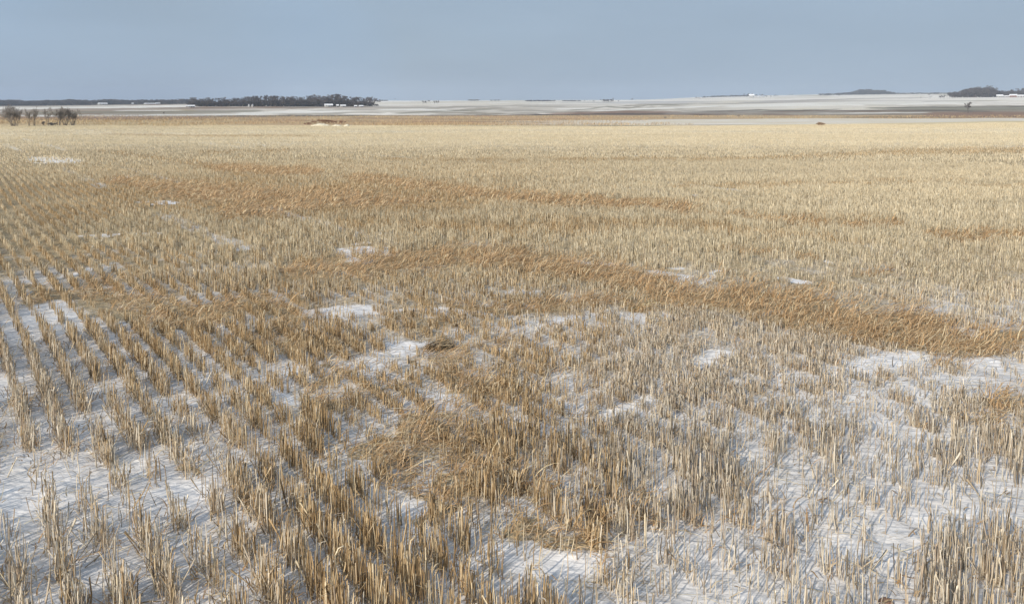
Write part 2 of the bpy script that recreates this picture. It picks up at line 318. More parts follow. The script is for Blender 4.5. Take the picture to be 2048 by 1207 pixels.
FAR_STROKES = [  # furrows, ditches, grass strips and drifts of the far fields
 ([1740, 1850, 1960, 2060], [216, 217, 217, 216], [1.5, 3, 4, 4.5], OLV, .85), ([1600, 1680], [220.5, 219], [1, .8], DKL, .8), ([1775, 1840, 1960, 2060], [216, 214.6, 214.4, 213], [.9, 1, 1, 1.2], DKL, .8),
 ([1690, 1800, 1950, 2060], [234.8, 234.6, 234.2, 233.6], [.9, 1.1, 1.2, 1.3], DKL, .85), ([1850, 1960, 2060], [229, 229, 229], [4.5, 5.5, 6], BRW, .9), ([1640, 1750, 1860], [227, 226, 225], [.9, 1.1, .8], SNW, .7),
 ([1400, 1500, 1520, 1560, 1620], [222.6, 220.6, 220, 221, 220.6], [1, 1.4, 1.4, 1.2, 1], DKL, .85), ([1330, 1500, 1700], [226, 226, 225], [2, 2.2, 2], GRY, .6),
 ([1140, 1180, 1215, 1260, 1300, 1390], [220.5, 217.5, 213.5, 216.5, 210, 208], [1.2, 1.3, 1.3, 1, 1, .8], OLV, .8), ([1100, 1250, 1360], [227, 223.5, 224], [2, 2.6, 1.4], BRW, .75), ([1190, 1300, 1440], [222, 217, 212], [1, 1.3, 1.2], SNW, .8),
 ([1400, 1470, 1560], [208, 207, 205.5], [.9, 1, .8], GRY, .8), ([1590, 1700, 1850], [200.5, 198, 195.5], [.9, 1.1, .8], (.45, .40, .35), .8), ([1450, 1700, 1950], [212, 207, 204], [3, 4, 3], SNW, .6), ([1850, 1990], [203, 201.5], [.9, .8], GRY, .6),
 ([760, 850, 900], [215.5, 214.8, 216], [1, 1.2, .8], GRY, .9), ([790, 850, 930, 990], [226.5, 224, 221, 218], [1.6, 1.8, 1.6, 1.1], OLV, .8), ([880, 960, 1010], [216, 213, 216], [.9, 1, .9], GRY, .8), ([1000, 1060, 1110], [222, 221, 223], [1.4, 1.5, 1], GRY, .8),
 ([760, 840, 900], [220, 219, 221], [1.3, 1.6, 1], SNW, .8), ([1040, 1130], [214, 213], [1, 1], GRY, .7), ([1110, 1180], [218, 217], [1.3, 1], SNW, .7), ([1160, 1320], [205.5, 203], [.8, .7], (.5, .45, .4), .6),
 ([560, 640, 760], [214.5, 213.4, 213.5], [1.1, 1.2, .8], GRY, .8), ([620, 700, 760], [221, 220, 219], [1, 1.2, 1], GRY, .7), ([640, 700, 760], [226, 225.5, 225], [1, 1.2, 1], GRY, .7), ([400, 560, 720], [232.4, 232, 231], [1.2, 1.6, 1.3], DKL, .8), ([480, 620, 700], [226, 224, 222], [2, 2.4, 1.6], SNW, .7),
 ([0, 70, 200, 400], [223, 217.5, 215.3, 213.3], [1.8, 1.4, 1.2, 1], SNW, .95), ([-50, 200, 420], [236, 235.5, 234.5], [3, 3, 1.6], BRW, .8), ([0, 120, 240, 350], [222, 219, 219, 218], [2, 2.6, 2.6, 2], (.38, .31, .25), .8), ([60, 220, 420, 520], [226, 224.5, 223.5, 222], [1.8, 2.6, 3, 2.4], OLV, .75), ([230, 300, 360], [221.5, 221, 220.6], [.9, 1, .8], SNW, .7), ([30, 200, 380, 520], [231, 231, 230, 229], [.9, 1.1, 1.2, 1.5], SNW, .8),
 ([700, 850, 1000, 1150], [236, 238, 240, 238], [1, 1, 1, .8], BRW, .6), ([800, 960, 1100], [244, 243, 245], [.8, .9, .8], BRW, .6), ([470, 620, 760], [239, 241, 243], [.8, 1, 1], BRW, .55), ([900, 1100, 1330], [251.2, 251, 251], [.8, 1, .9], OLV, .7)]
def ground_colours(X, Y, Z):
    x, y, lod, dull, bare = zones(X, Y, Z)
    d = np.hypot(X, Y); n = len(X)
    # near field: snow under stubble; far field: continuous straw litter
    a = np.arctan2(X, Y); ld = np.log(d)
    g = np.interp(y, [250, 300, 340, 400, 480, 560, 640, 760, 1207], [1, .97, .9, .78, .62, .50, .38, .30, .25])
    side = sstep(700, 100, x) * sstep(480, 650, y)
    g = g * (1 - .55 * side)
    g = np.maximum(g, .45 * np.exp(-((x - 960) / 260) ** 2 - ((y - 860) / 170) ** 2))
    g = g + .34 * (fbm(X / .6, Y / .6, 41, 3) - .5)
    g = np.maximum(g, lod * .75); g = np.maximum(g, dull * .6)
    s_ = X * rdir[0] + Y * rdir[1]; t_ = X * rprp[0] + Y * rprp[1]; kk_ = np.round((t_ - .10 * np.sin(s_ * .22 + .6) * np.clip(s_ / 9, 0, 1)) / SPC)
    g = g * (1 - .35 * sstep(1150, 1400, x) * sstep(640, 740, y))
    trk = .55 * tracks(kk_, s_) * sstep(262, 275, y); g = g * (1 - bare) * (1 - .8 * trk)
    g = np.where(x < -200, .1, g)
    snow = np.array([.74, .72, .71]); c = np.tile(snow, (n, 1))
    farlit = np.array([.78, .675, .49])
    w = sstep(345, 275, y + 14 * (fbm(X / 3, Y / 3, 44) - .5))[:, None]
    c = c * (1 - w) + farlit * w
    bn = (fbm(x / 60, y * .45, 47, 4) - .5)[:, None]
    c = c * (1 + .27 * (bare * (1 - w[:, 0]))[:, None])
    c = c * (1 + w * .30 * bn)
    w2 = (np.clip(np.maximum(dull, lod), 0, 1) * sstep(420, 320, y))[:, None]
    c = c * (1 - w2 * .8) + np.array([.44, .30, .16]) * w2 * .8
    # snow colour showing in bare patches and wheel tracks
    w3 = (np.maximum(bare, trk) * sstep(268, 280, y))[:, None]
    c = c * (1 - .55 * w3) + snow * .55 * w3
    lit = np.clip(g, 0, 1) * sstep(262, 330, y)
    # beyond the field
    xs, rows = band_table()
    yj = y + 1.5 * (fbm(x / 90, y / 14, 51, 3) - .5) * sstep(256, 246, y)
    col = None; prev = np.interp(x, xs, rows[0][0])
    far = np.zeros((n, 3))
    st = sstep(.46, .60, fbm(x / 80 + 3 * vn(x / 200, y / 6, 3), y / 3.2, 55, 3)); st2 = sstep(.48, .58, fbm(x / 40, y / 1.9, 57, 2))
    st = np.clip(.7 * st + .3 * st2, 0, 1)
    base = np.zeros((n, 3))
    for k in range(1, len(rows)):
        c1 = np.stack([np.interp(x, xs, [q[i] for q in rows[k][1]]) for i in range(3)], 1)
        c2 = np.stack([np.interp(x, xs, [q[i] for q in rows[k][2]]) for i in range(3)], 1)
        ck = c1 * (1 - st[:, None]) + c2 * st[:, None] * .92
        top = np.interp(x, xs, rows[k - 1][0])
        if k == 1: base = ck; continue
        wk = sstep(top + .35, top - .35, yj)[:, None]
        base = base * (1 - wk) + ck * wk
    fx_, fy_ = x + 16 * (fbm(x / 30, y / 3, 201) - .5), y + 1.4 * (fbm(x / 35, y / 5, 203) - .5)
    for (xs2, ys2, hw2, cc, k_) in FAR_STROKES:
        w_ = np.clip(stroke([(xs2, ys2, hw2)], fx_, fy_) * 1.6, 0, 1)[:, None] * k_
        base = base * (1 - w_) + np.array(cc) * w_
    # the thin snow field right of centre: stubble showing through, ragged at both ends
    mt_ = (sstep(900, 1400, x + 260 * (fbm(x / 50, y / 2, 211, 2) - .5)) * sstep(236, 238, y) * sstep(.42, .62, fbm(X / 18, Y / 5, 213, 4)))[:, None] * .45
    base = base * (1 - mt_) + np.array([.62, .50, .34]) * mt_
    edge = sstep(257.5, 255, y + .5)[:, None]
    c = c * (1 - edge) + base * edge
    c = c * (1 + .10 * (fbm(X / 6, Y / 6, 61, 3) - .5))[:, None] 
    back = (np.abs(a) > .72)[:, None]
    c = np.where(back, np.where((d < 160)[:, None], snow * .97, np.array([.62, .56, .44])), c)
    lit = np.where(back[:, 0], .12, lit)
    return np.clip(c, .02, .93), lit
def build_ground():
    # rings follow the eye: closest rings are centimetres apart, farthest tens of metres
    ys = np.concatenate([np.linspace(1500, 1215, 60, endpoint=False), np.linspace(1215, 330, 560, endpoint=False), np.linspace(330, 256, 110, endpoint=False)])
    el = np.arctan((ys - CY) / FPX) + PITCH
    # flat-ground start, corrected to the sloping field by search along the middle of the view
    dg = np.geomspace(1.0, 160, 6000); zz = Zxy(dg * 0, dg, False); yy = to_img(dg * 0, dg, zz)[1]
    ds = np.interp(ys[::-1], yy[::-1], dg[::-1])[::-1]
    ds = np.concatenate([[.25, .6], ds[ds > 1.0], np.geomspace(ds[-1] * 1.01, 5000, 330), np.geomspace(5100, 6000, 6)])
    ds = np.unique(ds)
    az = np.concatenate([np.linspace(-math.pi, -.78, 60, endpoint=False), np.linspace(-.78, .78, 1500, endpoint=False), np.linspace(.78, math.pi, 60)])
    A, D = np.meshgrid(az, ds); X = (D * np.sin(A)).ravel(); Y = (D * np.cos(A)).ravel(); Z = Zxy(X, Y)
    c, lit = ground_colours(X, Y, Z)
    nr, nc = A.shape; i = np.arange(nr - 1)[:, None] * nc + np.arange(nc - 1)[None, :]
    Q = np.stack([i, i + 1, i + nc + 1, i + nc], -1).reshape(-1, 4)[:, ::-1]
    # inner disc
    o = mesh_quads('ground', np.stack([X, Y, Z], 1), Q, M_ground, c, smooth=True, extra={'litter': lit})
    tag(o, 'snow dusted prairie ground running from the stubble field to low snowy hills', 'ground', kind='structure')
    return o
build_ground()

# ------------------------------------------------------------------ stubble
def sector(n, d0, d1, amax=.80):
    d = np.sqrt(rng.uniform(d0 * d0, d1 * d1, n)); a = rng.uniform(-amax, amax, n)
    return d * np.sin(a), d * np.cos(a)
PAL_CREAM = np.array([[.77, .67, .49], [.72, .615, .43], [.82, .74, .57], [.66, .56, .39]])
PAL_GOLD = np.array([[.62, .46, .27], [.50, .35, .19], [.70, .55, .35], [.56, .40, .22], [.80, .68, .48], [.38, .265, .15]])
PAL_GREY = np.array([[.70, .62, .50], [.58, .49, .38], [.78, .70, .58], [.50, .40, .30], [.64, .51, .35], [.84, .75, .60]])
PAL_LODGE = np.array([[.51, .33, .17], [.58, .395, .215], [.43, .27, .135], [.66, .49, .30], [.34, .22, .115]])
STALKS = []
def stubble(d0, d1, dens, rmul, rings, clump, name=None):
    amax = .80; n = int(amax * (d1 * d1 - d0 * d0) * dens)
    X, Y = sector(n, d0, d1, amax)
    s = X * rdir[0] + Y * rdir[1]; t = X * rprp[0] + Y * rprp[1]
    bend = .10 * np.sin(s * .22 + .6) * np.clip(s / 9, 0, 1)          # rows drift slightly
    k = np.round((t - bend) / SPC)
    t = k * SPC + bend + rng.normal(0, .013, n)
    t = t + rng.normal(0, .018, n) * (s < 6.5)
    X = s * rdir[0] + t * rprp[0]; Y = s * rdir[1] + t * rprp[1]
    Z = Zxy(X, Y); x, y, lod, dull, bare = zones(X, Y, Z); d = np.hypot(X, Y)
    LB = sstep(680, 330, x - .25 * (y - 900)) * sstep(700, 880, y)
    keep = (Y > .5) & (y > 238) & (d < 168)
    rs = .6 + .6 * h2(k, k * 0, 77)                                  # some rows thin, some full
    left = sstep(750, 250, x) * sstep(520, 640, y)
    rs = rs * (1 - left) + left * np.where(np.mod(k, 2) == 0, 1.12, .9)
    rs = rs * (1 - .6 * tracks(k, s))
    tuft = fbm(s / .16, k * 7.3, 81, 2); patch = fbm(X / .8, Y / .8, 85, 3)
    p = rs * (.18 + 1.5 * sstep(.36, .62, tuft)) * (.42 + .9 * sstep(.30, .58, patch))
    base = np.interp(y, [240, 300, 420, 560, 700, 1207], [1, 1, 1, 1.05, .98, .90])
    base = base + .85 * np.exp(-((x - 1000) / 330) ** 2 - ((y - 900) / 190) ** 2)
    base = base * (1 - .45 * sstep(1900, 2300, x + y * .0))
    p = p * (1 - .15 * sstep(950, 1150, x) * sstep(540, 620, y)) * (1 - (.06 + .40 * sstep(.55, .42, patch)) * sstep(1150, 1400, x) * sstep(640, 740, y))
    p = p * (1 - LB * (.14 + .52 * sstep(.56, .44, fbm(s / .33, k * 3.1, 141, 2))))
    p = p * base * (1 - (.58 + .36 * sstep(580, 700, y)) * bare * sstep(330, 420, y) - .45 * bare * sstep(420, 330, y)) * (1 - .88 * lod)
    keep &= rng.random(n) < p
    keep &= ~(y < E_of(x) + 5 * (fbm(X / 5, Y / 5, 151, 3) - .45))
    X, Y, Z, x, y, lod, dull, d, patch, LB = [v[keep] for v in (X, Y, Z, x, y, lod, dull, d, patch, LB)]
    n = len(X)
    hgt = np.interp(d, [0, 4, 6, 9, 14, 35, 60, 170], [.196, .172, .146, .132, .118, .095, .085, .08]) * rng.normal(1, .16, n).clip(.35, 1.4) * (.72 + .5 * patch)
    hgt *= 1 - .30 * sstep(500, 560, y) * sstep(930, 840, y) * sstep(560, 760, x)
    hgt *= np.where(rng.random(n) < .25, rng.uniform(.6, 1.05, n), 1.0)
    hgt *= (1 - .35 * lod) * (1 - .25 * dull); hgt[rng.random(n) < .12] *= .55
    hgt *= 1 + .38 * np.exp(-((y - 448) / 26) ** 2) * sstep(520, 700, x)     # a taller swath
    lean = np.abs(rng.normal(0, .045, n)); out = rng.random(n) < np.where(d > 12, .02, .065) + .20 * LB; lean[out] += rng.uniform(.1, .6, out.sum())
    la = rng.uniform(0, 2 * math.pi, n)
    lean = lean + .25 * lod; 
    tx = np.sin(lean) * np.cos(la) + .10 * lod; ty = np.sin(lean) * np.sin(la); tz = np.cos(lean)
    r = rmul * rng.choice([.75, .9, 1.1, 1.7], n, p=[.3, .35, .25, .1]) * rng.uniform(.9, 1.1, n)
    # colour by part of the field
    ng = np.array
    wC = sstep(700, 460, y); wG = np.clip(sstep(1350, 1000, x + 120 * (fbm(X, Y, 91) - .5) * 2) * (1 - .75 * wC) * sstep(290, 340, y) + .8 * dull + .9 * lod + .35 * np.exp(-((x - 520) / 420) ** 2 - ((y - 385) / 38) ** 2), 0, 1)
    wG = wG * (1 - .75 * sstep(330, 60, x) * sstep(610, 720, y)) * (1 - .7 * LB)
    u = rng.random(n); pc = PAL_CREAM[rng.integers(0, len(PAL_CREAM), n)]; pg = PAL_GOLD[rng.integers(0, len(PAL_GOLD), n)]; pr = PAL_GREY[rng.integers(0, len(PAL_GREY), n)]
    C = np.where((u < wG)[:, None], pg, np.where((rng.random(n) < wC)[:, None], pc, pr))
    sn = sstep(.55, .75, fbm(X / .5 + 50, Y / .5, 95, 2))
    C = C * rng.uniform(.82, 1.12, n)[:, None] * (.86 + .28 * fbm(X / 7, Y / 1.6, 97, 3))[:, None]
    dk = rng.random(n) < np.where(d > 12, .02, .08); C[dk] *= .45
    hv = [0, .5, 1] if rings == 3 else [0, 1]
    V = []; CC = []; ph = rng.uniform(0, 6.28, n)
    bx = rng.normal(0, .005, n); by = rng.normal(0, .005, n)
    for hk in hv:
        zc = Z - .012 + hgt * tz * hk; xc = X + tx * hgt * hk + bx * (hk > 0) * (hk < 1); yc = Y + ty * hgt * hk + by * (hk > 0) * (hk < 1)
        rr = r * (1.15 - .3 * hk)
        for j in range(3):
            an = ph + j * 2.0944
            top = (hk == 1) * r * 2.0 * (j - 1)
            V.append(np.stack([xc + rr * np.cos(an), yc + rr * np.sin(an), zc + top], 1))
            CC.append(C * (1 + (.10 * (hk - .5))))
    if d1 <= 16: STALKS.append((X, Y, Z, tx, ty, tz, hgt, C, d))
    m = len(hv) * 3; V = np.stack(V, 1).reshape(-1, 3); CC = np.stack(CC, 1).reshape(-1, 3)
    q = []
    for a in range(len(hv) - 1):
        for j in range(3): q.append([a * 3 + j, a * 3 + (j + 1) % 3, a * 3 + 3 + (j + 1) % 3, a * 3 + 3 + j])
    Q = (np.arange(n)[:, None, None] * m + np.array(q)[None]).reshape(-1, 4)
    return V, Q, CC
def E_of(x): return np.interp(x, [0, 600, 1300, 1500, 1700, 1900, 2060], [250, 251, 252, 250, 247, 244, 241])
parts = [stubble(1.6, 8, 1950, .0025, 3, 1), stubble(8, 16, 1500, .0027, 2, 1), stubble(16, 32, 800, .0037, 2, 1), stubble(32, 75, 150, .0075, 2, 1), stubble(75, 168, 34, .013, 2, 1)]
def merge(ps):
    V = []; Q = []; C = []; o = 0
    for v, q, c in ps: V.append(v); Q.append(q + o); C.append(c); o += len(v)
    return np.concatenate(V), np.concatenate(Q), np.concatenate(C)
print('stubble stalks', [len(p[1]) // 3 for p in parts])
V, Q, C = merge(parts)
o = mesh_quads('stubble', V, Q, M_straw, C)
tag(o, 'cut grain stubble standing in rows across the whole snowy field', 'stubble', kind='stuff')

# ------------------------------------------------------------------ blades: laid grass and leaf litter
def blades(X, Y, Z, L, wd, az, el0, curl, C, segs=4):
    """curved ribbons: start at elevation el0, bend by curl radians along their length"""
    n = len(X); V = []; px, py, pz = X.copy(), Y.copy(), Z.copy(); e = el0.copy()
    sx, sy = np.cos(az + 1.57), np.sin(az + 1.57); a = az.copy(); da = rng.normal(0, .22, n)
    for k in range(segs + 1):
        w = wd * (1 - (k / segs) ** 2 * .8)
        V.append(np.stack([px - sx * w, py - sy * w, pz], 1)); V.append(np.stack([px + sx * w, py + sy * w, pz + w * .5], 1))
        st = L / segs
        px = px + np.cos(a) * np.cos(e) * st; py = py + np.sin(a) * np.cos(e) * st; pz = np.maximum(pz + np.sin(e) * st, Z + .004)
        e = e - curl / segs; a = a + da
    m = 2 * (segs + 1); V = np.stack(V, 1).reshape(-1, 3)
    q = np.array([[2 * k, 2 * k + 1, 2 * k + 3, 2 * k + 2] for k in range(segs)])
    Q = (np.arange(n)[:, None, None] * m + q[None]).reshape(-1, 4)
    return V, Q, np.repeat(C, m, 0)
def lodged(d0, d1, dens, wd, segs):
    n = int(.8 * (d1 * d1 - d0 * d0) * dens); X, Y = sector(n, d0, d1); Z = Zxy(X, Y); x, y, lod, dull, bare = zones(X, Y, Z)
    cl = fbm(X / .10, Y / .10, 101, 2)
    k = (rng.random(n) < (lod ** 1.3) * (.15 + .9 * sstep(.3, .65, cl))) & (y > E_of(x)); X, Y, Z, lod, cl = X[k], Y[k], Z[k], lod[k], cl[k]; n = len(X)
    ang = rad(33) + 2.6 * (fbm(X / .4, Y / .4, 105, 2) - .5) + rng.normal(0, .6, n)       # blown over to the right and away
    ang = np.where(rng.random(n) < .22, rng.uniform(0, 6.28, n), ang)
    el = rng.normal(.50, .36, n).clip(.0, 1.3); L = rng.uniform(.07, .21, n); cu = rng.uniform(.3, 2.0, n)
    C = PAL_LODGE[rng.integers(0, len(PAL_LODGE), n)] * rng.uniform(.8, 1.2, n)[:, None]
    pale = rng.random(n) < .10; C[pale] = np.array([.80, .66, .42])
    return blades(X, Y, Z + rng.uniform(0, .05, n), L, wd * rng.uniform(.7, 1.4, n), ang, el, cu, C, segs)
ps = [lodged(2, 8, 2600, .0022, 4), lodged(8, 14, 1700, .0032, 4), lodged(14, 35, 700, .0068, 3), lodged(35, 70, 90, .014, 2)]
print('lodged', [len(p[1]) for p in ps])
V, Q, C = merge(ps)
o = mesh_quads('flattened_grass', V, Q, M_grass, C); tag(o, 'golden brown dry grass laid over by the wind in long swaths', 'dry grass', kind='stuff')

def litter(d0, d1, dens, wd, segs):
    n = int(.8 * (d1 * d1 - d0 * d0) * dens); X, Y = sector(n, d0, d1)
    s = X * rdir[0] + Y * rdir[1]; t = X * rprp[0] + Y * rprp[1]
    bend = .10 * np.sin(s * .22 + .6) * np.clip(s / 9, 0, 1); kk = np.round((t - bend) / SPC)
    t2 = kk * SPC + bend + rng.normal(0, .035, n); inrow = rng.random(n) < .62
    t = np.where(inrow, t2, t); X = s * rdir[0] + t * rprp[0]; Y = s * rdir[1] + t * rprp[1]
    Z = Zxy(X, Y); x, y, lod, dull, bare = zones(X, Y, Z)
    tuft = fbm(s / .16, kk * 7.3, 81, 2); patch = fbm(X / .8, Y / .8, 85, 3)
    p = (.32 + 1.0 * sstep(.36, .62, tuft) * inrow) * (.3 + 1.1 * sstep(.3, .6, patch)) * (1 - .8 * bare)
    p *= .36 + .35 * sstep(700, 350, x) * sstep(700, 880, y) + .6 * np.exp(-((x - 950) / 400) ** 2 - ((y - 880) / 220) ** 2)
    k = rng.random(n) < p; X, Y, Z, x, y = X[k], Y[k], Z[k], x[k], y[k]; n = len(X)
    ang = rng.uniform(0, 6.28, n); el = rng.uniform(-.1, 1.2, n); L = rng.uniform(.03, .13, n); cu = rng.uniform(-.5, 2.6, n)
    u = rng.random(n)[:, None]
    pal = np.array([[.50, .37, .22], [.40, .28, .16], [.62, .50, .34], [.33, .25, .17], [.70, .60, .44], [.46, .29, .15]])
    C = pal[rng.integers(0, len(pal), n)] * rng.uniform(.75, 1.15, n)[:, None]
    return blades(X, Y, Z + rng.uniform(0, .04, n), L, wd * rng.uniform(.5, 1.5, n), ang, el, cu, C, segs)
ps = [litter(1.6, 8, 2000, .0026, 4), litter(8, 18, 560, .0036, 2), litter(18, 34, 90, .006, 2)]
print('litter', [len(p[1]) for p in ps])
# loose straws lying on the snow
n = 5000; X, Y = sector(n, 2.2, 14); Z = Zxy(X, Y)
C = PAL_CREAM[rng.integers(0, 4, n)] * rng.uniform(.7, 1.1, n)[:, None]
ps.append(blades(X, Y, Z + .012 + rng.uniform(0, .03, n), rng.uniform(.08, .26, n), rng.uniform(.0018, .0032, n), rng.uniform(0, 6.28, n), rng.normal(.12, .18, n).clip(-.05, .7), rng.uniform(-.3, .5, n), C, 3))
for X, Y, Z, tx, ty, tz, hh, C, dd in STALKS:        # split sheaths and leaves still hanging on the cut stems
    k = rng.random(len(X)) < .17; X, Y, Z, tx, ty, tz, hh, C, dd = [v[k] for v in (X, Y, Z, tx, ty, tz, hh, C, dd)]; n = len(X); u = rng.uniform(.15, .95, n)
    ps.append(blades(X + tx * hh * u, Y + ty * hh * u, Z + tz * hh * u, rng.uniform(.03, .10, n), rng.uniform(.0015, .0036, n) * np.where(dd > 8, 1.3, 1), rng.uniform(0, 6.28, n), rng.uniform(.2, 1.35, n), rng.uniform(.5, 3.6, n), C * rng.uniform(.75, 1.1, n)[:, None], 3))
V, Q, C = merge(ps)
o = mesh_quads('straw_litter', V, Q, M_grass, C); tag(o, 'loose dry leaves and broken straw scattered on the snow between stubble rows', 'straw litter', kind='stuff')

# rough grass fringe where the field ends and in the marsh beyond
n = 60000; x = rng.uniform(-150, 2200, n); dd = np.geomspace(158, 600, 4000)[rng.integers(0, 4000, n)]
a = az_of_x(x); X = dd * np.sin(a); Y = dd * np.cos(a); Z = Zxy(X, Y); xi, yi = to_img(X, Y, Z)
k = (fbm(X / 25, Y / 12, 131, 3) > .50) & ~((x > 1000 + 500 * fbm(x / 60, yi / 2, 133, 3)) & (yi > 237.5)) & (yi > 231.5); X, Y, Z, dd, xi, yi = X[k], Y[k], Z[k], dd[k], xi[k], yi[k]; n = len(X)
pal = np.array([[.62, .46, .26], [.50, .34, .19], [.70, .55, .33], [.38, .26, .16]]); C = pal[rng.integers(0, 4, n)] * rng.uniform(.8, 1.1, n)[:, None]
sc_ = dd / 160
v, q, c = blades(X, Y, Z, rng.uniform(.3, .7, n) * (.7 + .3 * sc_), .03 * sc_, rng.uniform(0, 6.28, n), rng.normal(1.2, .2, n), rng.uniform(0, .8, n), C, 2)
o = mesh_quads('marsh_grass', v, q, M_grass, c); tag(o, 'tan and rust marsh grass in the low ground beyond the stubble field', 'marsh grass', kind='stuff')

# ------------------------------------------------------------------ trees
def grow(mb_t, mb_c, p, dirv, length, r, depth, spread, thin, rnd, up=.25, minr=.02):
    """recursive limb; thick limbs go to the trunk mesh, thin ones to the crown"""
    segs = 2 if depth > 1 else 1; q = Vector(p); dv = Vector(dirv).normalized()
    for s_ in range(segs):
        nq = q + dv * length / segs
        tgt = mb_t if depth >= thin else mb_c
        tgt.seg(q, nq, max(r, minr), max(r * .75, minr), 5 if depth >= thin else 3)
        q = nq; r *= .78; dv = (dv + Vector((rnd.gauss(0, .13), rnd.gauss(0, .13), rnd.gauss(up * .3, .08)))).normalized()
    if depth <= 0: return
    for i in range(rnd.choice([2, 3, 3, 4]) if depth > 1 else rnd.choice([3, 4, 5])):
        nd = (dv + Vector((rnd.gauss(0, spread), rnd.gauss(0, spread), rnd.gauss(up, spread * .6)))).normalized()
        grow(mb_t, mb_c, q, nd, length * rnd.uniform(.55, .85), r * .7, depth - 1, spread, thin, rnd, up, minr)
def tree_meshes(seed, height, trunk, depth=4, spread=.45, minr=.03, up=.25, mt=None, mc=None, r0=.16):
    rnd = random.Random(seed); a, b = MB(), MB()
    grow(a, b, (0, 0, -.3), (rnd.gauss(0, .05), rnd.gauss(0, .05), 1), trunk, r0, depth, spread, depth - 1, rnd, up, minr)
    zmax = max(v[2] for v in a.v + b.v); s = height / zmax
    for m in (a, b): m.v = [(v[0] * s, v[1] * s, v[2] * s) for v in m.v]
    return a, b
PROTO = []; MASSP = []
for i, (tr, spd, up) in enumerate([(3.0, .45, .25), (2.2, .6, .15), (3.5, .4, .35), (2.0, .5, .3), (2.6, .7, .1)]):
    a, b = tree_meshes(100 + i, 10, tr, 5, spd, .055, up)
    ao = a.build('trunk', M_bark); bo = b.build('crown', M_twig)
    PROTO.append((ao.data, bo.data, np.array(b.v), np.array(b.q), np.array(a.v), np.array(a.q)))
    a, b = tree_meshes(200 + i, 10, .7, 5, spd * 1.3, .06, up); MASSP.append((0, 0, np.array(b.v), np.array(b.q), np.array(a.v), np.array(a.q)))
    bpy.data.objects.remove(ao); bpy.data.objects.remove(bo)
def put_tree(px, d, hpx, pi, label, cat='tree', group=None, name='bare_tree', wide=1.0):
    X, Y, Z = at_dist(px, d); h = hpx / ppm(d) * 1.0; s = h / 10
    r = empty(name, (X, Y, Z), random.uniform(0, 6.28), (s * wide, s * wide, s))
    tag(r, label, cat, group)
    for nm, me in (('trunk', PROTO[pi][0]), ('crown', PROTO[pi][1])):
        o = bpy.data.objects.new(nm, me); o.parent = r; S.collection.objects.link(o)
    return r
def mass(name, xs, ds, tops, seed, label, hscale=1.0, wide=1.3, cat='woodland'):
    """far-off wood that reads as one mass: tree crowns merged into one object"""
    rnd = random.Random(seed); Vs = []; Qs = []; off = 0
    for px, d, hp in zip(xs, ds, tops):
        X, Y, Z = at_dist(px, d); s = hp / ppm(d) / 10 * hscale; P = MASSP[rnd.randrange(5)]; t = rnd.uniform(0, 6.28); c_, s_ = math.cos(t), math.sin(t)
        for v, q in ((P[2], P[3]), (P[4], P[5])):
            w = np.stack([(v[:, 0] * c_ - v[:, 1] * s_) * s * wide + X, (v[:, 0] * s_ + v[:, 1] * c_) * s * wide + Y, v[:, 2] * s + Z - .2], 1)
            Vs.append(w); Qs.append(q + off); off += len(w)
    o = mesh_quads(name, np.concatenate(Vs), np.concatenate(Qs), M_twig); tag(o, label, cat, kind='stuff'); return o
R = random.Random(9)
# the long windbreak left of the middle, individual trees
TOPX = [380, 392, 400, 410, 430, 450, 470, 490, 510, 540, 570, 600, 625, 650, 665, 680, 700, 720, 735, 750]
TOPH = [9, 13, 12, 12, 11, 13, 12, 14, 15, 16, 15, 16, 17, 18, 19, 17, 14, 14, 14, 16]
px = 384
for i in range(118):
    px = 384 + (748 - 384) * i / 117 + R.uniform(-2, 2); row = i % 3
    h = np.interp(px, TOPX, TOPH) * R.uniform(.95, 1.35)
    d = (985, 1005, 1025)[row] + (60 if px > 728 else 0) + (15 if px > 690 else 0)
    put_tree(px, d, h, R.randrange(5), 'bare dark tree in the long farm windbreak left of centre', 'tree', 'windbreak trees left of centre', wide=1.25)
xs = []; ds = []; hs = []
for i in range(520):
    x_ = R.uniform(384, 728 if i % 4 else 750); xs.append(x_); ds.append(R.uniform(990, 1030)); hs.append(np.interp(x_, TOPX, TOPH) * R.uniform(.4, .8))
mass('undergrowth', xs, ds, hs, 3, 'dark brush filling the foot of the windbreak left of centre', wide=2.0, cat='brush')
# far woods along the left skyline
xs = []; ds = []; hs = []
for i in range(900):
    x_ = R.uniform(-60, 392); xs.append(x_); ds.append(R.uniform(1750, 2000)); hs.append((7.6 + 3.2 * float(vn(x_ / 24., 0., 3))) * R.uniform(.6, 1.05))
mass('far_woodland', xs, ds, hs, 4, 'low blue grey woodland along the left skyline', wide=1.7)
# right skyline: wooded hill, grove and hedge line
xs = []; ds = []; hs = []
for i in range(260):
    x_ = R.uniform(1640, 1790); xs.append(x_); ds.append(R.uniform(2900, 3200)); hs.append((3.5 + 4.5 * math.exp(-((x_ - 1738) / 36) ** 2) * (.55 + .9 * float(vn(x_ / 9., 1., 5)))) * R.uniform(.5, 1.1))
for i in range(120):
    x_ = R.uniform(1780, 1910); xs.append(x_); ds.append(R.uniform(3000, 3200)); hs.append(R.uniform(1.6, 2.8))
mass('hilltop_woodland', xs, ds, hs, 5, 'blue grey wood on the far hilltop right of the farm', wide=1.9)
xs = []; ds = []; hs = []
for i in range(170):
    x_ = R.uniform(1903, 2090); xs.append(x_); ds.append(R.uniform(1680, 1760)); hs.append((10 + 6 * math.exp(-((x_ - 1955) / 25) ** 2)) * R.uniform(.3, 1.1))
mass('grove', xs, ds, hs, 6, 'dark thicket behind the red roofed farm at the right edge', wide=1.5, cat='thicket')
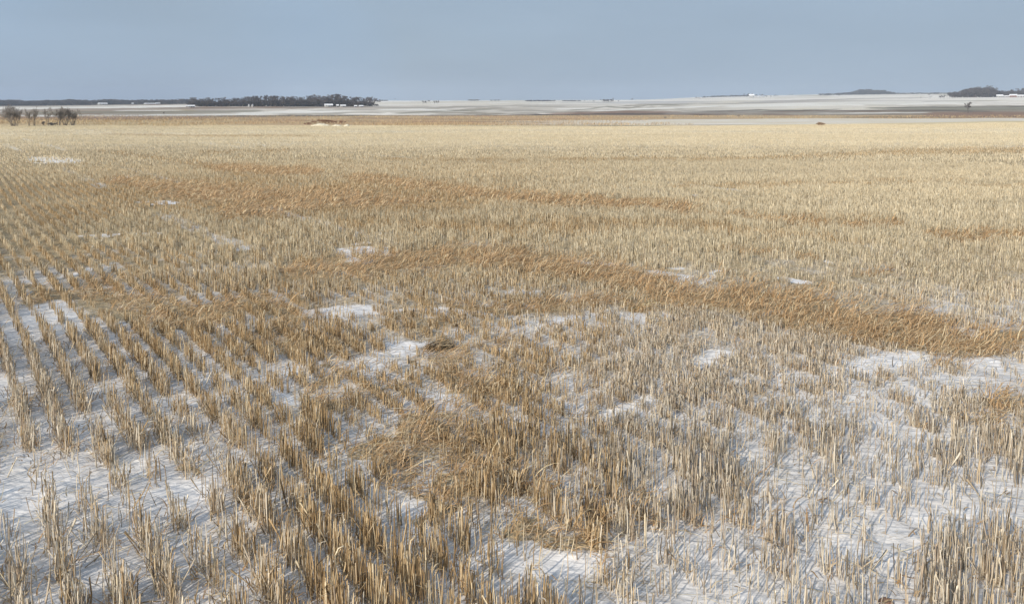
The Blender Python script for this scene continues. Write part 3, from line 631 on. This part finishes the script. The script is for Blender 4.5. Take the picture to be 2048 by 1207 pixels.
for i, (x_, h_) in enumerate([(1908, 10), (1914, 11), (1921, 12), (1928, 13), (1934, 14), (1940, 16), (1947, 15), (1953, 18), (1959, 19), (1965, 18), (1970, 15), (1976, 21), (1982, 17), (1988, 14), (1994, 13), (2002, 12), (2012, 11), (2024, 13), (2036, 15), (2046, 16)]):
    put_tree(x_, 1640, h_, i % 5, 'tall bare tree of the grove at the right skyline' if i != 11 else 'tallest bare tree of the grove at the right skyline', 'tree', None if i == 11 else 'grove trees at the right')
for i, (x_, h_, d_) in enumerate([(1860, 6, 1500), (1878, 6, 1500), (1881, 7, 1500), (1884, 6.5, 1500), (1888, 7, 1500), (1894, 7, 1520), (1899, 8, 1520), (1904, 8, 1520)]):
    put_tree(x_, d_, h_, (i * 2) % 5, 'small bare tree on the snow left of the right hand grove', 'tree', 'small trees left of the right hand grove')
# right-of-centre farm skyline
for i in range(9):
    put_tree(1476 + i * 6 + R.uniform(-1, 1), 2600, R.uniform(5, 8) if 1485 < 1476 + i * 6 < 1535 else 4, i % 5, 'small bare tree behind the white barn on the far ridge', 'tree', 'trees behind the white barn')
xs = []; ds = []; hs = []
for i in range(150):
    x_ = R.uniform(1405, 1530); xs.append(x_); ds.append(R.uniform(3000, 3100)); hs.append(R.uniform(1.5, 3.2))
mass('ridge_woodland', xs, ds, hs, 7, 'thin dark tree line on the ridge left of the white barn', wide=2.2, cat='tree line')
LONE = [(1937, 690, 19, 3, 'lone bare tree standing on the snow slope below the right grove', 1.0),
 (1265, 2400, 5.5, 1, 'small lone tree on the skyline right of the dark block of trees', 1), (1390, 2400, 4.5, 4, 'low bushy tree beside the parked vehicle on the far ridge', 1.8),
 (1452, 2300, 4.5, 2, 'left tree of a pair on the snow left of the white barn', .9), (1462, 2300, 6.5, 0, 'right tree of a pair on the snow left of the white barn', .8),
 (1533, 2300, 4, 3, 'tiny tree just right of the white barn', 1), (1541, 2300, 4, 1, 'second tiny tree right of the white barn', 1), (1552, 2500, 4.5, 4, 'broad tiny tree right of the white barn', 2),
 (1578, 2400, 5, 2, 'left tree of the small pair between the barn and the wooded hill', .8), (1583, 2400, 5.5, 0, 'right tree of the small pair between the barn and the wooded hill', .8),
 (1678, 2100, 4.5, 3, 'tiny tree on the snow below the wooded hill', 1), (1841, 1500, 4.5, 2, 'tiny tree on the snow right of the wooded hill', .8), (1856, 1900, 6, 1, 'slim tree on the ridge right of the wooded hill', .7),
 (1169, 1700, 4.5, 2, 'small upright tree left of the dark block of trees', .9), (1188, 1750, 3.5, 4, 'low tree just left of the dark block of trees', 2), (1227, 1700, 9, 0, 'tall tree at the right end of the dark block of trees', .8),
 (1237, 1700, 4, 3, 'small tree right of the dark block of trees', 1), (790, 3000, 6, 2, 'single tree on the skyline right of the windbreak', .8), (327, 640, 6, 3, 'tiny lone tree in the left marsh pasture', .8)]
for x_, d_, h_, pi, lb, wd in LONE: put_tree(x_, d_, h_, pi, lb, wide=wd)
for i in range(14): put_tree(1205 + 19 * (i / 13), 1700 + 12 * (i % 3), R.uniform(5, 6.5), i % 5, 'tree in the dark square block right of centre', 'tree', 'dark square block of trees', wide=1.7)
for i, x_ in enumerate([845, 847, 850, 853, 856, 860, 869, 872, 875]): put_tree(x_, 1250, R.uniform(7, 8.5), (i * 3) % 5, 'slim bare tree in the short row on the snow right of the windbreak', 'tree', 'short row of slim trees', wide=.8)
xs = []; ds = []; hs = []
for c0, c1, hh in ((760, 776, 2.5), (938, 956, 3), (981, 1002, 2), (1052, 1110, 2.8), (1125, 1160, 2.2)):
    for i in range(int((c1 - c0) * 1.2)):
        xs.append(R.uniform(c0, c1)); ds.append(R.uniform(2900, 3100) if c0 < 1000 else R.uniform(2100, 2300)); hs.append(hh * R.uniform(.7, 1.1))
mass('distant_copse', xs, ds, hs, 8, 'thin dark copses dotted along the middle skyline', wide=2.4, cat='copses')

# willow shrubs at the left edge of the field
def shrub(x_, y_, hpx, wpx, stems, seed, label, mt=None, mc=None):
    X, Y, Z = ground_at(x_, y_); d = math.hypot(X, Y); h = hpx * 1.15 / ppm(d); w = wpx / ppm(d); rnd = random.Random(seed)
    r = empty('willow_shrub', (X, Y, Z - .1)); a, b = MB(), MB()
    for i in range(int(stems * 1.35)):
        an = rnd.uniform(0, 6.28); rr = rnd.uniform(0, .16) * w
        p = (rr * math.cos(an), rr * math.sin(an), 0)
        lean = .15 + .45 * rnd.random(); dv = Vector((math.cos(an) * lean, math.sin(an) * lean, 1))
        grow(a, b, p, dv, h * rnd.uniform(.22, .38), .045, 4, .42, 4, rnd, .25, .011)
    vs = a.v + b.v; zm = sorted(v[2] for v in vs)[-max(3, len(vs) // 200)]; xm = np.percentile(np.abs([v[0] for v in vs]), 97)
    sz = h / zm; sx = w / 2 / xm
    for m in (a, b): m.v = [(v[0] * sx, v[1] * sx, v[2] * sz) for v in m.v]
    a.build('stem', mt or M_nbark, r); b.build('crown', mc or M_ntwig, r)
    tag(r, label, 'shrub', 'bare willow shrubs at the left field edge' if x_ < 200 else 'small bushes beyond the field'); return r
M_pink = plain('pinkish_twigs', (.46, .34, .25), .9, 1.0, .2)
shrub(29, 252.5, 30, 30, 16, 1, 'widest dense grey shrub at the far left of the field edge')
shrub(58, 252.5, 26, 11, 6, 2, 'slim grey shrub just right of the far left dense one')
shrub(68, 252, 27, 13, 7, 3, 'grey shrub leaning right in the pair at the left field edge')
shrub(96, 251, 27, 14, 4, 4, 'thin tree like shrub standing alone in the middle of the left shrubs')
shrub(104, 251, 5, 12, 6, 41, 'low brown scrub at the foot of the thin middle shrub')
shrub(88, 251, 7, 6, 4, 42, 'small pale tuft left of the thin middle shrub')
shrub(118, 251, 27, 18, 10, 5, 'dense grey shrub left of the rightmost spreading one')
shrub(131, 251, 28, 20, 12, 6, 'grey shrub merged with its left neighbour near the right end')
shrub(145, 251, 26, 24, 9, 7, 'spreading rightmost shrub with arching dark stems')
shrub(1641, 251, 6, 14, 12, 8, 'low round reddish shrub alone at the right far edge of the field', M_pink, M_pink)
shrub(1477, 234, 4, 5, 5, 9, 'tiny dark bush in the tan marsh right of centre')
shrub(1331, 237, 3.5, 5, 5, 10, 'tiny brown bush in the tan marsh near the middle')

# ------------------------------------------------------------------ farm buildings
def house(x_, d, wpx, hpx, label, name='farmhouse', cat='house', wall=None, roof=None, rz=.2, depth=.6, group=None):
    X, Y, Z = at_dist(x_, d); k = ppm(d); w = wpx / k; h = hpx / k; dp = w * depth
    r = empty(name, (X, Y, Z - .2), -math.atan2(X, Y) + rz); tag(r, label, cat, group)
    hw = h * .62; m = MB(); m.box(-w / 2, w / 2, -dp / 2, dp / 2, 0, hw)
    for sx in (-1, 1): m.quad((sx * w / 2, -dp / 2, hw), (sx * w / 2, dp / 2, hw), (sx * w / 2, 0, h - .15), (sx * w / 2, 0, h - .15))
    m.build('wall', wall or M_white, r)
    f = MB(); e = .4
    for s_ in (-1, 1):
        y0 = s_ * (dp / 2 + e); zl = hw - e * .4
        f.quad((-w / 2 - e, y0, zl), (w / 2 + e, y0, zl), (w / 2 + e, 0, h), (-w / 2 - e, 0, h)); f.quad((-w / 2 - e, y0, zl + .2), (w / 2 + e, y0, zl + .2), (w / 2 + e, 0, h + .2), (-w / 2 - e, 0, h + .2))
        f.quad((-w / 2 - e, y0, zl), (w / 2 + e, y0, zl), (w / 2 + e, y0, zl + .2), (-w / 2 - e, y0, zl + .2))
    f.build('roof', roof or M_roofw, r)
    g = MB(); g.box(-.6, .6, -dp / 2 - .05, -dp / 2 + .05, .1, min(2.2, hw * .8)); g.build('door', M_dark, r)
    for t in (-.3, .3):
        g = MB(); g.box(t * w - .6, t * w + .6, -dp / 2 - .05, -dp / 2 + .05, hw * .4, hw * .75); g.build('window', M_dark, r)
    return r
house(382, 960, 12, 4.5, 'white farm building at the left end of the windbreak', rz=.1)
house(374, 975, 5, 3.2, 'small white shed left of the white farm building', 'shed', 'shed')
house(205, 1700, 14, 3.6, 'long pale barn among the far left woods', 'barn', 'barn')
house(265, 1740, 3, 2.8, 'tiny white shed in the left woods right of the pale barn', 'shed', 'shed')
house(302, 1740, 22, 2.4, 'long low pale building in the left woods', 'barn', 'barn', wall=M_grey)
house(315, 1700, 8, 2.6, 'small pale building at the end of the long low one in the woods', 'shed', 'shed')
def bin_(x_, d, wpx, hpx, label, group=None):
    X, Y, Z = at_dist(x_, d); k = ppm(d); w = wpx / k / 2; h = hpx / k; r = empty('grain_bin', (X, Y, Z - .2)); tag(r, label, 'grain bin', group)
    a, b = MB(), MB(); a.seg((0, 0, 0), (0, 0, h * .7), w, w, 14); b.seg((0, 0, h * .7), (0, 0, h), w * 1.04, w * .08, 14); a.build('wall', M_white, r); b.build('roof', M_steel, r)
bin_(498, 978, 3.6, 5.5, 'left of the two pale grain bins in front of the windbreak'); bin_(505, 976, 3.8, 5.5, 'right of the two pale grain bins in front of the windbreak')
house(657, 976, 15, 6, 'white farmhouse amid the right half of the windbreak', rz=.15)
house(675, 972, 4, 5, 'narrow white shed right of the white farmhouse in the windbreak', 'shed', 'shed')
house(686, 970, 10, 4.6, 'low white shed at the foot of the windbreak', 'shed', 'shed')
house(711, 970, 5, 3.6, 'tan small shed near the right end of the windbreak', 'shed', 'shed', wall=M_grey)
house(722, 970, 8, 3.6, 'tan wider shed at the right end of the windbreak', 'shed', 'shed', wall=M_grey)
house(1503, 2350, 9.5, 6.5, 'bright white barn on the far ridge right of centre', 'barn', 'barn', rz=0)
house(1519, 2380, 18, 3, 'long low white shed right of the white barn', 'shed', 'shed', rz=0)
house(1999, 1630, 9, 4.5, 'white roofed shed at the right edge grove', 'shed', 'shed', rz=0)
house(2012, 1640, 9, 3, 'low snowy roofed shed between the white and red ones', 'shed', 'shed', rz=0, wall=M_grey)
house(2026, 1630, 10, 5, 'reddish brown house at the right edge grove', 'farmhouse', 'house', wall=M_roofr, rz=0)
house(2042, 1630, 12, 4, 'pale house at the very right edge', 'farmhouse', 'house', rz=0, wall=M_grey)
def vehicle(x_, d, wpx, hpx, label):
    X, Y, Z = at_dist(x_, d); k = ppm(d); w = wpx / k; h = hpx / k; r = empty('truck', (X, Y, Z), -math.atan2(X, Y)); tag(r, label, 'truck')
    m = MB(); m.box(-w / 2, w / 2, -1, 1, h * .25, h * .6); m.build('body', M_grey, r); m = MB(); m.box(-w * .15, w * .25, -.9, .9, h * .6 + .003, h); m.build('cab', M_grey, r)
    for s_ in (-.3, .3):
        for y_ in (-.95, .95):
            m = MB(); m.seg((s_ * w, y_ - .15, h * .22), (s_ * w, y_ + .15, h * .22), h * .22, h * .22, 12); m.build('wheel', M_dark, r)
vehicle(1397, 2350, 8, 3.6, 'grey truck parked by the low bushy tree on the far ridge')

# snow covered rock pile with rust brown brush behind it at the far edge of the field
M_pile = plain('snowy_stone', (.72, .65, .50), .8, 1.2, .2)
def lump(x_, y_, wpx, hpx, seed, label):
    X, Y, Z = ground_at(x_, y_); d = math.hypot(X, Y); k = ppm(d); w = wpx / k; h = hpx / k; nx, ny = 40, 14
    u = np.linspace(-1, 1, nx); v = np.linspace(-1, 1, ny); U, Vv = np.meshgrid(u, v); rr = np.clip(1 - U ** 2 * .999 - Vv ** 2 * .999, 0, 1) ** .45
    z = h * rr * (.55 + .75 * fbm(U * 3 + seed, Vv * 2 + seed, seed, 3)); V = np.stack([U * w / 2, Vv * max(w * .25, .8), z - .08], -1).reshape(-1, 3)
    i = np.arange(ny - 1)[:, None] * nx + np.arange(nx - 1)[None]; Q = np.stack([i, i + 1, i + nx + 1, i + nx], -1).reshape(-1, 4)
    o = mesh_quads('rock_pile', V, Q, M_pile, smooth=True); o.location = (X, Y, Z); o.rotation_euler = (0, 0, -math.atan2(X, Y)); tag(o, label, 'rock pile', 'snowy rock piles')
lump(641, 252.5, 38, 5.5, 3, 'largest snow capped heap of stones at the far field edge')
lump(674, 252.5, 20, 4, 7, 'middle snow capped heap of stones at the far field edge')
lump(693, 252.5, 12, 4.5, 12, 'smallest snow capped heap at the right of the stone piles')
M_rust = plain('rust_brush', (.30, .18, .13), .9, 1.0, .3)
xs_ = [612, 619, 628, 640, 648, 654, 660, 667, 676, 684]
for i, x_ in enumerate(xs_):
    X, Y, Z = at_dist(x_, 178); k = ppm(178); h = (4, 5, 5, 8, 8, 8, 7, 6, 6, 6)[i] / k; rnd = random.Random(300 + i); a, b = MB(), MB()
    for j in range(7):
        an = rnd.uniform(0, 6.28); grow(a, b, (.2 * math.cos(an), .2 * math.sin(an), 0), (math.cos(an) * .6, math.sin(an) * .6, 1), h * .4, .03, 3, .4, 4, rnd, .2, .015)
    zm = max(v[2] for v in b.v); b.v = [(v[0] * h / zm * 1.6, v[1] * h / zm, v[2] * h / zm) for v in b.v]
    o = b.build('brush', M_rust); o.location = (X, Y, Z + (.35 if 620 < x_ < 690 else 0)); tag(o, 'dark rust brown brush poking up behind the snowy stone heaps', 'brush', 'brush behind the stone heaps')

# small things near the camera
def straw_mat(x_, y_, wpx, hpx, n, cols, label, name, cat, seed):
    X, Y, Z = ground_at(x_, y_); d = math.hypot(X, Y); k = FPX / (d * cp + (H - Z) * sp_); w = wpx / k; h = hpx / k; r_ = np.random.default_rng(seed)
    px_ = r_.normal(0, w * .16, n); py_ = r_.normal(0, w * .10, n); pz_ = np.abs(r_.normal(0, h * .35, n)) * np.exp(-(px_ / (w * .3)) ** 2); an = r_.normal(.25, .35, n) + math.pi * (r_.random(n) < .5)
    C = np.array(cols)[r_.integers(0, len(cols), n)] * r_.uniform(.7, 1.2, n)[:, None]
    v, q, c = blades(px_, py_, pz_, r_.uniform(.3, .7, n) * w * .6, np.full(n, .004), an, r_.normal(.15, .2, n), r_.uniform(-.2, .8, n), C, 4)
    o = mesh_quads(name, v, q, M_grass, c); o.location = (X, Y, Z); tag(o, label, cat)
straw_mat(872, 697, 85, 22, 260, [(.20, .15, .09), (.32, .24, .14), (.50, .40, .26), (.14, .11, .08)], 'dark clump of matted straw beside the bare snow patch in the middle', 'straw_clump', 'straw clump', 1)
straw_mat(1285, 618, 110, 26, 70, [(.74, .60, .34), (.62, .45, .24)], 'pale bundle of long straws lying across the edge of the golden swath', 'straw_bundle', 'straw bundle', 2)
def clod(x_, y_, wpx, seed, col, label):
    X, Y, Z = ground_at(x_, y_); d = math.hypot(X, Y); k = FPX / (d * cp + (H - Z) * sp_); w = wpx / k / 2; nu, nv = 16, 10
    th = np.linspace(0, 2 * math.pi, nu); ph = np.linspace(0, math.pi, nv); T, P = np.meshgrid(th, ph)
    r = w * (.7 + .6 * fbm(np.cos(T) * 1.5 + seed, P + np.sin(T), seed, 3)); V = np.stack([r * np.sin(P) * np.cos(T), .7 * r * np.sin(P) * np.sin(T), .55 * r * np.cos(P) + w * .25], -1).reshape(-1, 3)
    i = np.arange(nv - 1)[:, None] * nu + np.arange(nu - 1)[None]; Q = np.stack([i, i + 1, i + nu + 1, i + nu], -1).reshape(-1, 4)
    o = mesh_quads('soil_clod', V, Q, plain('clod_' + str(seed), col, .9, 30, .4)); o.location = (X, Y, Z); tag(o, label, 'soil clod')
clod(1772, 1206, 26, 5, (.27, .17, .12), 'reddish brown clod on the snow at the bottom right')
clod(1090, 1006, 14, 6, (.12, .08, .06), 'small dark clod at the foot of stubble near the bottom middle')

# ------------------------------------------------------------------ haze: the cold air between here and the ridge
m = bpy.data.materials.new('haze'); m.use_nodes = True; t = m.node_tree; t.nodes.remove(t.nodes['Principled BSDF'])
pv = t.nodes.new('ShaderNodeVolumePrincipled'); pv.inputs['Color'].default_value = (.76, .86, 1, 1); pv.inputs['Density'].default_value = .00017; pv.inputs['Anisotropy'].default_value = .45
t.links.new(pv.outputs[0], t.nodes['Material Output'].inputs['Volume'])
zb = -75
mbx = MB(); mbx.box(-6100, 6100, -6100, 6100, zb, 110); HZ = mbx.build('haze', m); tag(HZ, 'thin cold haze over the prairie', 'haze', kind='stuff')
gz = bpy.data.objects['ground'].data
zz = np.empty(len(gz.vertices) * 3, np.float32); gz.vertices.foreach_get('co', zz); print('ground z', zz[2::3].min(), zz[2::3].max(), 'verts', len(zz) // 3)
S.cycles.max_bounces = 6; S.cycles.diffuse_bounces = 3; S.cycles.volume_bounces = 1; S.cycles.use_denoising = True
